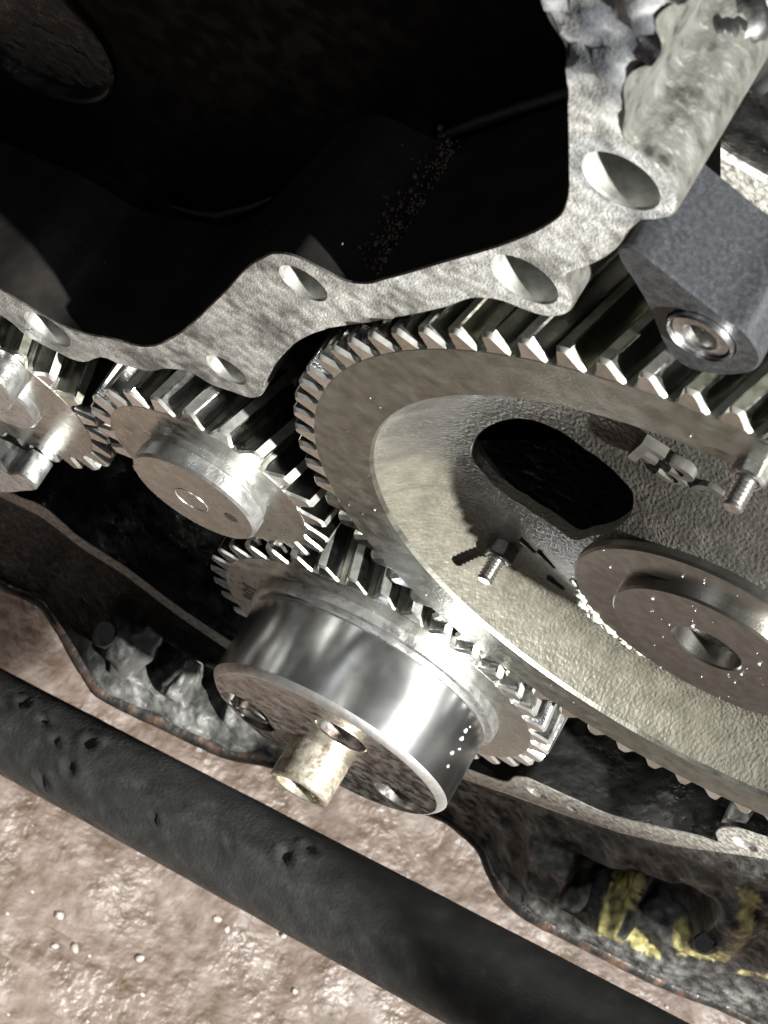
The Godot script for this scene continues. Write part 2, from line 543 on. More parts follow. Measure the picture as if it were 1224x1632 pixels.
func make_floor():
	var s := Shape.new()
	var ns := FastNoiseLite.new()
	ns.seed = 21
	ns.frequency = 14.0
	ns.fractal_octaves = 4
	var y0 := -0.72
	var h := func(x: float, z: float) -> float: return y0 + 0.006 * ns.get_noise_2d(x, z)
	var xs := PackedFloat32Array()
	for i in 161: xs.append(-0.9 + 1.8 * i / 160.0)
	var n := 160
	for i in n:
		for j in n:
			var a := Vector2(-0.9 + 1.8 * i / n, -1.0 + 1.8 * j / n)
			var b := a + Vector2(1.8 / n, 1.8 / n)
			s.quad(Vector3(a.x, h.call(a.x, a.y), a.y), Vector3(b.x, h.call(b.x, a.y), a.y), Vector3(b.x, h.call(b.x, b.y), b.y), Vector3(a.x, h.call(a.x, b.y), b.y), 1)
	# the floor runs on flat beyond
	for q in [[-6.0, -6.0, 6.0, -1.0], [-6.0, 0.8, 6.0, 6.0], [-6.0, -1.0, -0.9, 0.8], [0.9, -1.0, 6.0, 0.8]]:
		s.quad(Vector3(q[0], y0, q[1]), Vector3(q[2], y0, q[1]), Vector3(q[2], y0, q[3]), Vector3(q[0], y0, q[3]), 1)
	tag(build("floor", s, M.floor, self, Vector3.UP), "wet brown workshop floor with grit, below the engine", "floor", "", "structure")
	var rng := RandomNumberGenerator.new()
	rng.seed = 5
	var big := [Vector3(0.0456, -0.7190, 0.0441), Vector3(0.0543, -0.7190, 0.0467), Vector3(0.0877, -0.7190, 0.0313), Vector3(0.0161, -0.7190, 0.0910), Vector3(-0.0416, -0.7190, 0.0945), Vector3(-0.0339, -0.7190, 0.1119), Vector3(-0.0222, -0.7190, 0.1067), Vector3(0.0292, -0.7190, 0.1092), Vector3(0.1118, -0.7190, 0.0576), Vector3(0.0541, -0.7190, -0.0275), Vector3(0.1388, -0.7190, -0.0265), Vector3(-0.1632, -0.7190, -0.0706)]
	var crumb_labels := ["upper crumb of the close pair of pale crumbs below the middle of the hose", "lower crumb of the close pair of pale crumbs below the middle of the hose", "single pale crumb on the floor just under the hose, right of the close pair", "single pale crumb in the middle of the open floor below the hose", "pale crumb topmost of the three at the lower left of the floor", "pale crumb left one of the lower two at the left of the floor", "pale crumb right one of the lower two at the left of the floor", "pale crumb near the bottom edge, left of the middle of the floor", "pale crumb near the bottom edge, close to the hose's underside", "pale crumb on the strip of floor between the hose and the hub sleeve", "pale crumb farthest right on the floor below the hose", "pale crumb on the wedge of floor at far left above the hose"]
	for i in big.size():
		var c := Shape.new()
		var r := rng.randf_range(0.0014, 0.0026)
		blob(c, Vector3.ZERO, Vector3(r * rng.randf_range(1, 1.5), r * 0.8, r), rng, 5)
		var o := build("grit_crumb", c, M.crumb, self)
		o.position = big[i]
		o.rotation.y = rng.randf() * TAU
		tag(o, crumb_labels[i], "crumb", "grit crumbs on the floor")
	var g := Shape.new()
	for i in 260:
		var p := Vector3(rng.randf_range(-0.45, 0.45), 0, rng.randf_range(-0.35, 0.35))
		p.y = h.call(p.x, p.z)
		var r := rng.randf_range(0.0006, 0.0016)
		blob(g, p, Vector3(r * 1.3, r * 0.8, r), rng, 3)
	tag(build("floor_grit", g, M.crumb, self), "fine pale grit scattered over the brown floor", "grit", "", "stuff")

const ZP := -0.003     # front face of the housing flange
const ZB := -0.058      # back of the housing

func make_housing():
	var t := thing("gear_housing", "grey cast timing gear housing with black painted recess and bolt holes along its flange", "gear housing", Vector3(0, 0, 0))
	# flange outline: lower edge (left to right), right side upwards, then the edge of the black recess back to the left
	var low := pv([-226.7, -77.6, -198.1, -64.2, -170.3, -51.2, -159.4, -45.8, -154.2, -46, -149.2, -49.8, -142.4, -49.6, -134.8, -47.6, -127.5, -45.4, -122.8, -41, -119.3, -32.3, -114.2, -23.9, -110.1, -22.9, -104.8, -18.8, -98.9, -13.7, -90.4, 1.4, -81, 10.5, -75.9, 10.1, -66.3, 15.3, -59.3, 19.9, -56.5, 26.4, -56.5, 39, -55.8, 55.6, -54.3, 69.7, -50.5, 89.8, -43.5, 109.4, -32.9, 130.1, -23.8, 148.9, -15, 168.3, -8.9, 183.7, -2.6, 190.7, 3.2, 193, 10, 197.1, 13.7, 203.8, 14.3, 210.2, 12.8, 216.1, 10.3, 220.1, 8.6, 223.3, 11, 232.5, 13.4, 241.2, 15.1, 252, 15.1, 262.2, 15.9, 269.2])
	var right := pv([18.9, 273.4, 21.2, 277.9, 21.6, 283.9, 19, 289.9, 15.1, 293.3, 12, 295.2, 8.1, 296.6, 3.6, 297.7, -0.2, 308.4, -3.8, 320.1, -3.4, 324.4, -0.4, 332.1, -0.3, 336.5, -1.7, 340.6, -3.8, 343, -4.8, 346, -4.6, 349.6, -2.4, 357.2, -0, 367.3, -1.1, 378.4])
	var top := pv([-33.6, 345.4, -28.5, 329.6, -26.3, 325, -23.6, 322.3, -20.7, 319.8, -16.8, 309.3, -12.5, 295.6, -6.9, 277.2, -2, 258.9, -1.4, 251.3, -2.9, 242.9, -8.9, 223.7, -21.1, 194.5, -34.7, 162.7, -39.4, 152.8, -44.8, 147.3, -53.1, 145.5, -61.3, 143.4, -67, 138.2, -71, 128.4, -80, 85.4, -93, 28, -96.9, 16.7, -103.6, 5.5, -113.4, -2.1, -125.7, -14, -136, -19.6, -150.5, -20, -159.8, -20.8, -170.4, -24.7, -197.3, -35.1, -224.7, -43.3])
	low = smooth_line(low, 0.0035, false)
	right = smooth_line(right, 0.0035, false)
	top = smooth_line(top, 0.0035, false)
	var outer := low.duplicate()
	outer.append_array(right)
	outer.append_array(top)
	var hole_at := [[Vector2(-0.0561, 0.1292), 0.0078, 24], [Vector2(-0.0706, 0.0311), 0.0075, 24], [Vector2(-0.1393, -0.0307), 0.0096, 28], [Vector2(-0.0004, 0.2092), 0.0096, 32], [Vector2(0.0069, 0.2807), 0.0098, 36]]
	var holes := []
	for h in hole_at: holes.append(circle(h[0], h[1], h[2]))
	var oily := Vector2(-0.0098, 0.3127)
	var ring: Vector2 = hole_at[4][0]
	var ns := FastNoiseLite.new()
	ns.seed = 3
	ns.frequency = 80.0
	ns.fractal_octaves = 3
	var mask := func(p: Vector2) -> float:
		var d := smoothstep(ring.y + 0.012, ring.y + 0.04, p.y)
		return d * smoothstep(0.0155, 0.021, p.distance_to(ring))
	var zf := func(p: Vector2) -> float: return ZP + mask.call(p) * (0.0045 * ns.get_noise_2dv(p * Vector2(1, 0.6)) )
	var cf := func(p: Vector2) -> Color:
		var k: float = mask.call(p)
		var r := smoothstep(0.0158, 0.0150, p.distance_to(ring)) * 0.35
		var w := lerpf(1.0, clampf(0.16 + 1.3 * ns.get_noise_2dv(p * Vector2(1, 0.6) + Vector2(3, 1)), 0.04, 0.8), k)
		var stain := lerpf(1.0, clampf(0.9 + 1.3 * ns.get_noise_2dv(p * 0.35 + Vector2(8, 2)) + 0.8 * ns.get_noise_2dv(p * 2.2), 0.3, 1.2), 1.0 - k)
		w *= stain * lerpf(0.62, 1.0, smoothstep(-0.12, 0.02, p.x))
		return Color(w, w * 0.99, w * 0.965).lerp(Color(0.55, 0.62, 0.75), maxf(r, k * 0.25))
	var s := Shape.new()
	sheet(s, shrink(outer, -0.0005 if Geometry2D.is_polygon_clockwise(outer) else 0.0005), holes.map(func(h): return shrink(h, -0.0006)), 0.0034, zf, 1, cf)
	var n := outer.size()
	var ins := shrink(outer, 0.0005)
	var fwall := func(_p): return ZP - 0.0005
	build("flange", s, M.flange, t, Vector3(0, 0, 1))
	# the walls that run back from the flange's edge
	var a := Shape.new()
	band(a, ins, ZP, outer, ZP - 0.0005, 3)
	var sides := low.duplicate()
	sides.append_array(right)
	wall(a, sides, fwall, ZB, 2, false)
	for h in holes:
		var bh := Shape.new()
		band(bh, shrink(h, -0.0006), ZP, h, ZP - 0.0006, 4, true)
		wall(bh, h, func(_p): return ZP - 0.0006, ZB, 5, true, true)
		build("bolt_hole", bh, M.tooth_edge, t)
	build("casting_side", a, M.cast_side, t, Vector3(0.3, -1, 0))
	var b := Shape.new()
	wall(b, top, fwall, ZB, 2, false)
	build("recess_wall", b, M.recess, t, Vector3(0, 1, 0))
	# back wall of the recess, with a round bore at its left
	var back := pv([-300.5, -569.4, 82.4, 72.3, -29.2, 376.8, -252.2, 190])
	var bore := circle(Vector2(-0.1892, 0.0655), 0.038, 48)
	var w := Shape.new()
	back = smooth_line(back, 0.01, true) if false else back
	var dense := PackedVector2Array()
	for i in 4:
		for k in 30: dense.append(back[i].lerp(back[(i + 1) % 4], k / 30.0))
	sheet(w, dense, [bore], 0.012, func(_p): return ZB + 0.0005, 1)
	build("recess_back", w, M.pocket, t, Vector3(0, 0, 1))
	var br := Shape.new()
	var bc: Vector2 = Vector2(-0.1892, 0.0655)
	lathe(br, PackedVector2Array([Vector2(0.0385, ZB + 0.0005), Vector2(0.0384, ZB + 0.0022), Vector2(0.0376, ZB + 0.0028), Vector2(0.0366, ZB + 0.0018), Vector2(0.036, ZB - 0.03), Vector2(0.0, ZB - 0.03)]), 64, bc)
	build("bore", br, M.black, t, Vector3(0, 0, 1))
	# raised rib at the foot of the back wall and a curved fillet bead
	var rib := Shape.new()
	tube_along(rib, pv3([-43.8, 152.1, -56.5, -35.8, 170.8, -56.5, -26.5, 191.4, -56.5, -16.9, 211.6, -56.5, -10.5, 226.3, -56.5]), PackedFloat32Array([0.0012, 0.0017, 0.0017, 0.0017, 0.0012]), 8)
	build("casting_rib", rib, M.darkface, t)
	rib = Shape.new()
	tube_along(rib, pv3([-123.4, -0.6, -57, -113.5, 6, -57, -104.2, 15.8, -57, -94, 35.9, -57, -88.1, 50.8, -57]), PackedFloat32Array([0.0004, 0.001, 0.0014, 0.0012, 0.0005]), 8)
	build("casting_rib", rib, M.darkface, t)
	var rng := RandomNumberGenerator.new()
	rng.seed = 41
	var rust := Shape.new()
	var va := Vector2(-0.0384, 0.1561)
	for i in 420:
		var k := rng.randf()
		var q := rng.randf_range(0.00012, 0.00038) * (2.0 if rng.randf() < 0.08 else 1.0)
		var off := rng.randfn(0.0, 0.0035)
		blob(rust, Vector3(va.x + off, va.y + absf(off) * 0.35 + 0.0004, lerpf(-0.006, -0.056, k)), Vector3(q * 1.4, q * 0.6, q * 1.8), rng, 3)
	tag(build("rust_flakes", rust, M.rust, t), "dull brown rust flakes along the valley of the black recess", "", "", "stuff")
	# lower part of the housing: the narrow gasket rim and the floor of the gear case
	var up := pv([-176.3, -265.8, -156, -259.2, -146, -255, -134.5, -248, -113.7, -260.6, -88.1, -263.5, -59.9, -274.3, -35.5, -278.3, -8.1, -277.3, 34.8, -267.8, 77.6, -261.4, 94.3, -250.9, 110.1, -234.4, 110.9, -218.8, 114.6, -210.8, 120.8, -207.7, 136.3, -200.2, 148.7, -193.7, 165.4, -172.1, 180.5, -149, 187, -141.7, 183.1, -132.8, 183.7, -114, 195.7, -100.3, 208.7, -78.6])
	var dn := pv([220.7, -107.8, 205.6, -127.3, 195.3, -147.7, 177.6, -185, 162.3, -206.3, 142.8, -227.7, 126.8, -241.2, 113.3, -253.1, 95.6, -270.3, 81.8, -280, 38.5, -287.7, -5.4, -295.5, -33.6, -293.5, -58.5, -288.3, -87.2, -276.3, -113, -274.2, -133.9, -265.2, -145.7, -268.5, -155.8, -272.8, -176.4, -281.5])
	up = smooth_line(up, 0.003, false)
	dn = smooth_line(dn, 0.003, false)
	var loop := up.duplicate()
	loop.append_array(dn)
	var rh := [circle(Vector2(0.1235, -0.2243), 0.0052, 20), circle(Vector2(0.1394, -0.2160), 0.003, 16), circle(Vector2(0.1943, -0.1242), 0.0058, 20)]
	var r := Shape.new()
	sheet(r, shrink(loop, 0.0004), rh, 0.003, func(_p): return ZP, 1)
	var ri := shrink(loop, 0.0004)
	band(r, ri, ZP, loop, ZP - 0.0004, 3)
	for h in rh: wall(r, h, func(_p): return ZP, ZB, 4, true, true)
	build("gasket_rim", r, M.strip, t, Vector3(0, 0, 1))
	var fl := Shape.new()
	wall(fl, up, func(_p): return ZP - 0.0004, ZB, 2, false)
	build("case_floor", fl, M.black, t, Vector3(0, 1, 0))
	# cast bosses behind the rim's bolt holes
	for e in [[Vector2(0.1269, -0.2238), 0.012, 0.02], [Vector2(0.1949, -0.1205), 0.014, 0.02]]:
		var bs := Shape.new()
		lathe(bs, PackedVector2Array([Vector2(0.0, ZP - 0.0012), Vector2(e[1] * 0.8, ZP - 0.0012), Vector2(e[1], ZP - 0.003), Vector2(e[1] * 1.2, ZB)]), 28, e[0])
		build("bolt_boss", bs, M.alloy, t)

func make_block():
	var t := thing("engine_block", "dark oily engine block face behind the gears with pale machined ledge at upper right", "engine block", Vector3(0, 0, 0))
	var s := Shape.new()
	box(s, Vector3(-0.42, -0.40, -0.30), Vector3(0.6, 0.30, ZB - 0.002), 0.002)
	build("block_face", s, M.black, t)
	var l := Shape.new()
	var o := pv([16, 218.3, 23.3, 222.8, 29.2, 222.7, 41.6, 223.3, 56.1, 224.2, 62.4, 209.1, 47.3, 208.6, 40.6, 208.1, 32.2, 209.1, 25.3, 205.8])
	o = smooth_line(o, 0.004)
	plate(l, o, [], -0.058, -0.085, 0.0008, 0.005)
	build("machined_ledge", l, M.strip, t)
	var d := Shape.new()
	var o2 := pv([22.2, 197.1, 56.9, 212.4, 29.5, 279.1, 11.6, 297, -9.1, 275.8, 11.4, 238.7])
	plate(d, smooth_line(o2, 0.004), [], -0.066, -0.1, 0.001, 0.006)
	build("cast_panel", d, M.rim, t)
	var rng := RandomNumberGenerator.new()
	rng.seed = 12
	var g := Shape.new()
	for p in [[Vector3(0.0083, 0.2900, -0.0520), 0.0100], [Vector3(0.0148, 0.2786, -0.0580), 0.0120], [Vector3(0.0070, 0.2915, -0.0450), 0.0070], [Vector3(0.0060, 0.2872, -0.0400), 0.0060], [Vector3(0.0068, 0.2850, -0.0450), 0.0060], [Vector3(0.0165, 0.2643, -0.0600), 0.0090], [Vector3(0.0197, 0.2727, -0.0600), 0.0100], [Vector3(0.0103, 0.2777, -0.0450), 0.0050], [Vector3(0.0130, 0.2830, -0.0600), 0.0120], [Vector3(0.0111, 0.2759, -0.0550), 0.0090]]:
		var r: float = p[1]
		blob(g, p[0], Vector3(r, r * 0.8, r * 0.9), rng, 9)
	build("grease_lumps", g, M.black, t)

const PAN_A := 0.0
func make_pan():
	var t := thing("oil_pan", "greasy black cast oil pan with yellow painted ribs below the gear case rim", "oil pan", Vector3(0, 0, 0))
	var s_line := pv3([-176.5, -281.3, -3.2, -155.9, -273.6, -3.2, -134, -266, -3.2, -113.1, -275, -3.2, -87.2, -277, -3.2, -58.6, -289, -3.2, -33.6, -294.2, -3.2, -5.5, -296.3, -3.2, 38.5, -288.5, -3.2, 81.8, -280.8, -3.2, 95.7, -271.1, -3.2, 113.4, -253.9, -3.2, 126.9, -242, -3.2, 142.9, -228.4, -3.2, 162.4, -207, -3.2, 177.7, -185.7, -3.2, 195.4, -148.4, -3.2, 205.7, -128, -3.2, 220.9, -108.4, -3.2, 258.4, -64.3, -3.2])
	var r_line := pv3([-165, -345, 14.8, -142.8, -343, 15.6, -129.5, -341.7, 13.9, -118.7, -340.7, 13.7, -103.5, -339.7, 20.8, -80.2, -338.3, 33.9, -70, -337.6, 37.2, -54.4, -336.1, 36.5, -31.1, -333.8, 34.1, -4.5, -331.1, 31.6, 14.4, -329, 25, 42.6, -325.8, 16.4, 70.2, -322.8, 9.7, 101.2, -319.6, 4.7, 114, -318.5, 6, 126.3, -317.5, 9.3, 136.3, -316.9, 17.3, 148.1, -316.1, 23.6, 166.1, -314.5, 25.1, 199, -311.2, 22.9, 223.7, -308.7, 21.4, 241.3, -306.9, 19.3, 262.9, -304.6, 15.5, 308.4, -300, 13.8])
	var cs := Curve3D.new()
	for p in s_line: cs.add_point(p)
	var cr := Curve3D.new()
	for p in r_line: cr.add_point(p)
	var ns := FastNoiseLite.new()
	ns.seed = 9
	ns.frequency = 42.0
	ns.fractal_octaves = 4
	var at_x := func(c: PackedVector3Array, x: float) -> Vector3:
		for i in c.size() - 1:
			if x <= c[i + 1].x or i == c.size() - 2:
				return c[i].lerp(c[i + 1], clampf((x - c[i].x) / (c[i + 1].x - c[i].x), 0.0, 1.0))
		return c[0]
	var x0 := -0.165
	var x1 := 0.30
	var nx := 440
	var nv := 62
	# dents (pockets) and rises (ribs): centre x, half width, v from, v to, depth, skew
	var feats := [[-0.0553, 0.0100, 0.388, 0.755, -0.0200, -0.0080], [-0.0275, 0.0090, 0.388, 0.735, -0.0220, 0.0169], [0.1742, 0.0120, 0.388, 0.714, -0.0220, 0.0179], [0.1991, 0.0170, 0.367, 0.694, -0.0220, 0.0269], [-0.0436, 0.0050, 0.449, 0.755, 0.0060, 0.0096], [-0.0685, 0.0120, 0.490, 0.776, 0.0070, 0.0000], [0.1889, 0.0080, 0.490, 0.816, 0.0120, 0.0179], [0.1567, 0.0160, 0.429, 0.776, 0.0120, 0.0169], [0.2210, 0.0130, 0.347, 0.633, 0.0070, 0.0409]]
	var paint := [[0.0085, Vector3(0.1830, -0.2448, 0.0056), Vector3(0.1859, -0.2563, 0.0083), Vector3(0.1889, -0.2739, 0.0125), Vector3(0.1918, -0.2916, 0.0172)], [0.0068, Vector3(0.1947, -0.2877, 0.0164), Vector3(0.2006, -0.2825, 0.0154), Vector3(0.2123, -0.2850, 0.0162)], [0.0040, Vector3(0.1508, -0.3000, 0.0161), Vector3(0.1596, -0.2977, 0.0166), Vector3(0.1713, -0.2943, 0.0168)], [0.0060, Vector3(0.2152, -0.1718, 0.0006), Vector3(0.2210, -0.1844, 0.0022), Vector3(0.2298, -0.2091, 0.0050), Vector3(0.2357, -0.2400, 0.0088), Vector3(0.2327, -0.2612, 0.0118), Vector3(0.2240, -0.2678, 0.0131), Vector3(0.2181, -0.2589, 0.0115)], [0.0036, Vector3(0.2503, -0.2552, 0.0101), Vector3(0.2561, -0.2400, 0.0080), Vector3(0.2642, -0.2386, 0.0073)]]
	var grid := []
	var cols := []
	for i in nx + 1:
		var x := lerpf(x0, x1, float(i) / nx)
		var col := []
		var cc := []
		for j in nv + 1:
			var v := float(j) / nv
			var xa: Vector3 = at_x.call(s_line, x)
			var xb: Vector3 = at_x.call(r_line, x)
			var mid := Vector3(x, lerpf(xa.y, xb.y, 0.62), lerpf(xa.z, xb.z, 0.25))
			var p := xa.lerp(mid, v).lerp(mid.lerp(xb, v), v)
			var d := 0.0
			var edge := smoothstep(0.0, 0.1, v) * smoothstep(1.0, 0.93, v)
			for f in feats:
				var fx: float = x - f[0] - f[5] * (v - 0.5 * (f[2] + f[3]))
				var k: float = smoothstep(f[1] * 1.25, f[1] * 0.75, absf(fx)) * smoothstep(f[2] - 0.05, f[2] + 0.05, v) * smoothstep(f[3] + 0.05, f[3] - 0.05, v)
				d += k * f[4]
			var nz := ns.get_noise_3dv(p)
			var cast := maxf(smoothstep(-0.095, -0.055, x) * smoothstep(0.25, 0.5, v), smoothstep(0.06, 0.10, x))   # the front left is smooth black paint
			d += edge * (lerpf(0.0012, 0.0055, cast) * nz)
			var up := Vector3(0, 0.75, 0.66)
			col.append(p + up * d * edge)
			var w := clampf(0.75 + 0.9 * nz, 0.2, 1.3) * 0.21
			w *= lerpf(0.06, 1.0, cast)
			var tint := Color(w, w, w * 0.98)
			for e in paint:
				var near := 1.0
				for k in range(1, e.size() - 1):
					var q := Geometry3D.get_closest_point_to_segment(p, e[k], e[k + 1])
					near = minf(near, q.distance_to(p))
				var ragged: float = e[0] * (0.75 + 0.9 * ns.get_noise_3dv(p * 2.3 + Vector3(5, 0, 0)))
				tint = tint.lerp(Color(0.95, 0.86, 0.38), smoothstep(ragged, ragged * 0.8, near) * clampf(0.95 + 1.2 * ns.get_noise_3dv(p * 4.0), 0.35, 1.0))
			cc.append(tint)
		grid.append(col)
		cols.append(cc)
	var s := Shape.new()
	for i in nx:
		for j in nv:
			s.tric(grid[i][j], grid[i][j + 1], grid[i + 1][j + 1], cols[i][j], cols[i][j + 1], cols[i + 1][j + 1], 1)
			s.tric(grid[i][j], grid[i + 1][j + 1], grid[i + 1][j], cols[i][j], cols[i + 1][j + 1], cols[i + 1][j], 1)
	build("casting", s, M.greasy, t, Vector3(0, 1, 0.5))
	# rounded rim along the outer edge
	var f := Shape.new()
	var rp := PackedVector3Array()
	var rr := PackedFloat32Array()
	var soft := Curve3D.new()
	for i in r_line.size():
		var tan: Vector3 = (r_line[mini(i + 1, r_line.size() - 1)] - r_line[maxi(i - 1, 0)]) / 6.0
		soft.add_point(r_line[i] + Vector3(0, -0.003, -0.0015), -tan, tan)
	soft.bake_interval = 0.004
	for p in soft.get_baked_points():
		rp.append(p)
		rr.append(0.0042)
	tube_along(f, rp, rr, 14, func(p: Vector3, _d: Vector3) -> float: return 0.0006 * ns.get_noise_3dv(p * 1.5))
	build("pan_rim", f, M.rim, t)
	pan_details(t)

func pan_details(t: Node3D):
	pan_piece(t, "cast_rib", M.alloy, [Vector3(-0.0392, -0.3066, 0.0070), Vector3(-0.0392, -0.3129, 0.0134), Vector3(-0.0422, -0.3194, 0.0202), Vector3(-0.0422, -0.3249, 0.0236)], [0.003, 0.0046, 0.005, 0.0036])
	pan_piece(t, "cast_lump", M.alloy, [Vector3(-0.0626, -0.3043, 0.0055), Vector3(-0.0656, -0.3140, 0.0151), Vector3(-0.0685, -0.3215, 0.0208), Vector3(-0.0685, -0.3297, 0.0267)], [0.004, 0.0075, 0.008, 0.005])
	pan_piece(t, "bolt_head", M.darkface, [Vector3(0.2269, -0.2439, 0.0093), Vector3(0.2210, -0.2272, 0.0145)], [0.0055, 0.0042])
	pan_piece(t, "bolt_head", M.darkface, [Vector3(-0.0831, -0.3210, 0.0159), Vector3(-0.0831, -0.3065, 0.0178)], [0.0065, 0.005])

func pan_piece(t: Node3D, called: String, m: Material, pts: Array, radii: Array):
	var s := Shape.new()
	var c := Curve3D.new()
	for i in pts.size():
		var tan: Vector3 = (pts[mini(i + 1, pts.size() - 1)] - pts[maxi(i - 1, 0)]) / 6.0
		c.add_point(pts[i], -tan, tan)
	var p := PackedVector3Array()
	var r := PackedFloat32Array()
	var n := 16
	for i in n + 1:
		p.append(c.sample_baked(c.get_baked_length() * i / n, true))
		var k := float(i) / n * (radii.size() - 1)
		r.append(lerpf(radii[int(k)], radii[mini(int(k) + 1, radii.size() - 1)], k - int(k)))
	var ns := FastNoiseLite.new()
	ns.seed = 8
	ns.frequency = 120.0
	tube_along(s, p, r, 14, func(q: Vector3, _d: Vector3) -> float: return 0.0022 * ns.get_noise_3dv(q))
	if called != "bolt_head":
		var up := Vector3(0, 0.75, 0.66)
		for i in s.v.size():
			var near := p[0]
			for q in p:
				if q.distance_squared_to(s.v[i]) < near.distance_squared_to(s.v[i]): near = q
			s.v[i] -= up * (s.v[i] - near).dot(up) * 0.72
	build(called, s, m, t)

func make_big_gear():
	var c := Vector2(0.1125, 0.0625)
	var t := thing("large_gear", "large dark steel gear with dished web, oval window and helical teeth", "gear", Vector3(c.x, c.y, 0))
	var rr := 0.1497
	# rim: flat ring face, bore lip, back
	var s := Shape.new()
	lathe(s, PackedVector2Array([Vector2(0.1275, -0.0016), Vector2(0.1283, 0.0), Vector2(rr, 0.0), Vector2(rr, -0.045), Vector2(0.12, -0.045), Vector2(0.1275, -0.0016)]), 225)
	var rim := build("rim", s, M.old_face, t)
	gear_teeth(rim, 75, rr, 0.1585, 0.045, 0.33, -154.0 + 2.4, 40.0, 320.0, [M.tooth_oily, M.tooth_oily, M.tooth], 0.0013)
	# dished web with its window
	var prof := [[0.0000, -0.0030], [0.0500, -0.0030], [0.0540, -0.0044], [0.0600, -0.0068], [0.0680, -0.0102], [0.0780, -0.0145], [0.0880, -0.0180], [0.0960, -0.0196], [0.1040, -0.0194], [0.1105, -0.0175], [0.1160, -0.0140], [0.1205, -0.0098], [0.1245, -0.0052], [0.1275, -0.0016]]
	var hz := func(r: float) -> float:
		for i in prof.size() - 1:
			if r <= prof[i + 1][0]:
				var k: float = (r - prof[i][0]) / (prof[i + 1][0] - prof[i][0])
				return lerpf(prof[i][1], prof[i + 1][1], k)
		return -0.0016
	var ns := FastNoiseLite.new()
	ns.seed = 31
	ns.frequency = 90.0
	var zf := func(p: Vector2) -> float:
		var r := p.length()
		return hz.call(r) + 0.00035 * ns.get_noise_2dv(p) * smoothstep(0.1275, 0.122, r) * smoothstep(0.05, 0.056, r)
	var win := pv([13.8, 44.6, 13.1, 54.2, 15.1, 73, 22.3, 91.1, 30.9, 99.6, 44.6, 105.3, 55.3, 108.5, 62.1, 107.7, 65.3, 102.3, 65.2, 90.5, 62.2, 72.4, 57.6, 61.4, 49.5, 53.3, 40.3, 41.2, 27.9, 30, 18.7, 34.6])
	for i in win.size():
		win[i] -= c
		if win[i].length() < 0.0530: win[i] = win[i].normalized() * 0.0530
	win = smooth_line(win, 0.0025)
	if Geometry2D.is_polygon_clockwise(win): win.reverse()
	var w := Shape.new()
	var wc := Vector2.ZERO
	for p in win: wc += p / win.size()
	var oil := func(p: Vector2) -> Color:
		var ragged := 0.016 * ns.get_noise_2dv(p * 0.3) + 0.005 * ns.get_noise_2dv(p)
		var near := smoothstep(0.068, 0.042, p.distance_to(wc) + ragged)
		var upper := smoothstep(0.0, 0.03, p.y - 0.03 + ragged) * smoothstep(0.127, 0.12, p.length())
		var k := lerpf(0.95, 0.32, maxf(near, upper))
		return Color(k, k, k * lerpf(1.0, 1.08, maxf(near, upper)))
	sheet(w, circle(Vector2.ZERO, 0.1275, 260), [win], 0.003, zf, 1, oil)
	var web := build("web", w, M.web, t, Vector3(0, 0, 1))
	var ww := Shape.new()
	for i in win.size():
		var p := win[i]
		var q := win[(i + 1) % win.size()]
		var zp: float = zf.call(p)
		var zq: float = zf.call(q)
		ww.quad(Vector3(p.x, p.y, zp), Vector3(q.x, q.y, zq), Vector3(q.x * 1.004, q.y * 1.004, zq - 0.004), Vector3(p.x * 1.004, p.y * 1.004, zp - 0.004), 4)
	build("window_edge", ww, M.web, web, Vector3(1, 0, 0))
	# hub ring and thrust washer
	var h := Shape.new()
	lathe(h, PackedVector2Array([Vector2(0.0345, -0.002), Vector2(0.0345, 0.0), Vector2(0.0498, 0.0), Vector2(0.0507, -0.0009), Vector2(0.0507, -0.006)]), 96)
	build("hub_ring", h, M.washer, t)
	var b := Shape.new()
	lathe(b, PackedVector2Array([Vector2(0.0118, -0.03), Vector2(0.0122, 0.0034), Vector2(0.0128, 0.0040), Vector2(0.0337, 0.0040), Vector2(0.0345, 0.0032), Vector2(0.0345, -0.002)]), 96)
	build("thrust_washer", b, M.washer, t)
	var bk := Shape.new()
	lathe(bk, PackedVector2Array([Vector2(0.0, -0.028), Vector2(0.012, -0.028)]), 32)
	build("bore_plug", bk, M.black, t, Vector3(0, 0, 1))
	# raised casting number and marks on the web
	raised_text(web, "F36", Vector3(0.0689, 0.1282, -0.0148) - Vector3(c.x, c.y, 0), -0.05, 0.0150, 0.0036, M.cast_dark, "casting_number")
	for e in [[Vector3(0.0497, -0.0014, -0.0179), -0.350, 0.004], [Vector3(0.0573, 0.0062, -0.0144), -0.500, 0.005], [Vector3(0.0667, -0.0231, -0.0192), -0.100, 0.004]]:
		var o := Shape.new()
		var l: float = e[2]
		box(o, Vector3(-l, -0.0008, -0.0010), Vector3(l, 0.0008, 0.0008), 0.0005, Transform3D(Basis(Vector3(0, 0, 1), e[1]), e[0] - Vector3(c.x, c.y, 0)))
		build("casting_mark", o, M.cast_dark, web)
	# smear of pale grease at the foot of the hub ring, metal chips on the faces
	var rng := RandomNumberGenerator.new()
	rng.seed = 77
	var g := Shape.new()
	for i in 70:
		var a := deg_to_rad(lerpf(207, 262, rng.randf()))
		var k := 1.0 - absf(rad_to_deg(a) - 232) / 34.0
		var rad := 0.0515 + rng.randf_range(-0.0015, 0.003) * k
		var q := rng.randf_range(0.0006, 0.0019) * clampf(k + 0.3, 0.3, 1.0)
		blob(g, Vector3(cos(a) * rad, sin(a) * rad, -0.001), Vector3(q * 1.6, q * 1.3, q), rng, 4)
	tag(build("grease_smear", g, M.grease, t), "pale dried grease along the lower edge of the hub ring", "", "", "stuff")
	var ch := Shape.new()
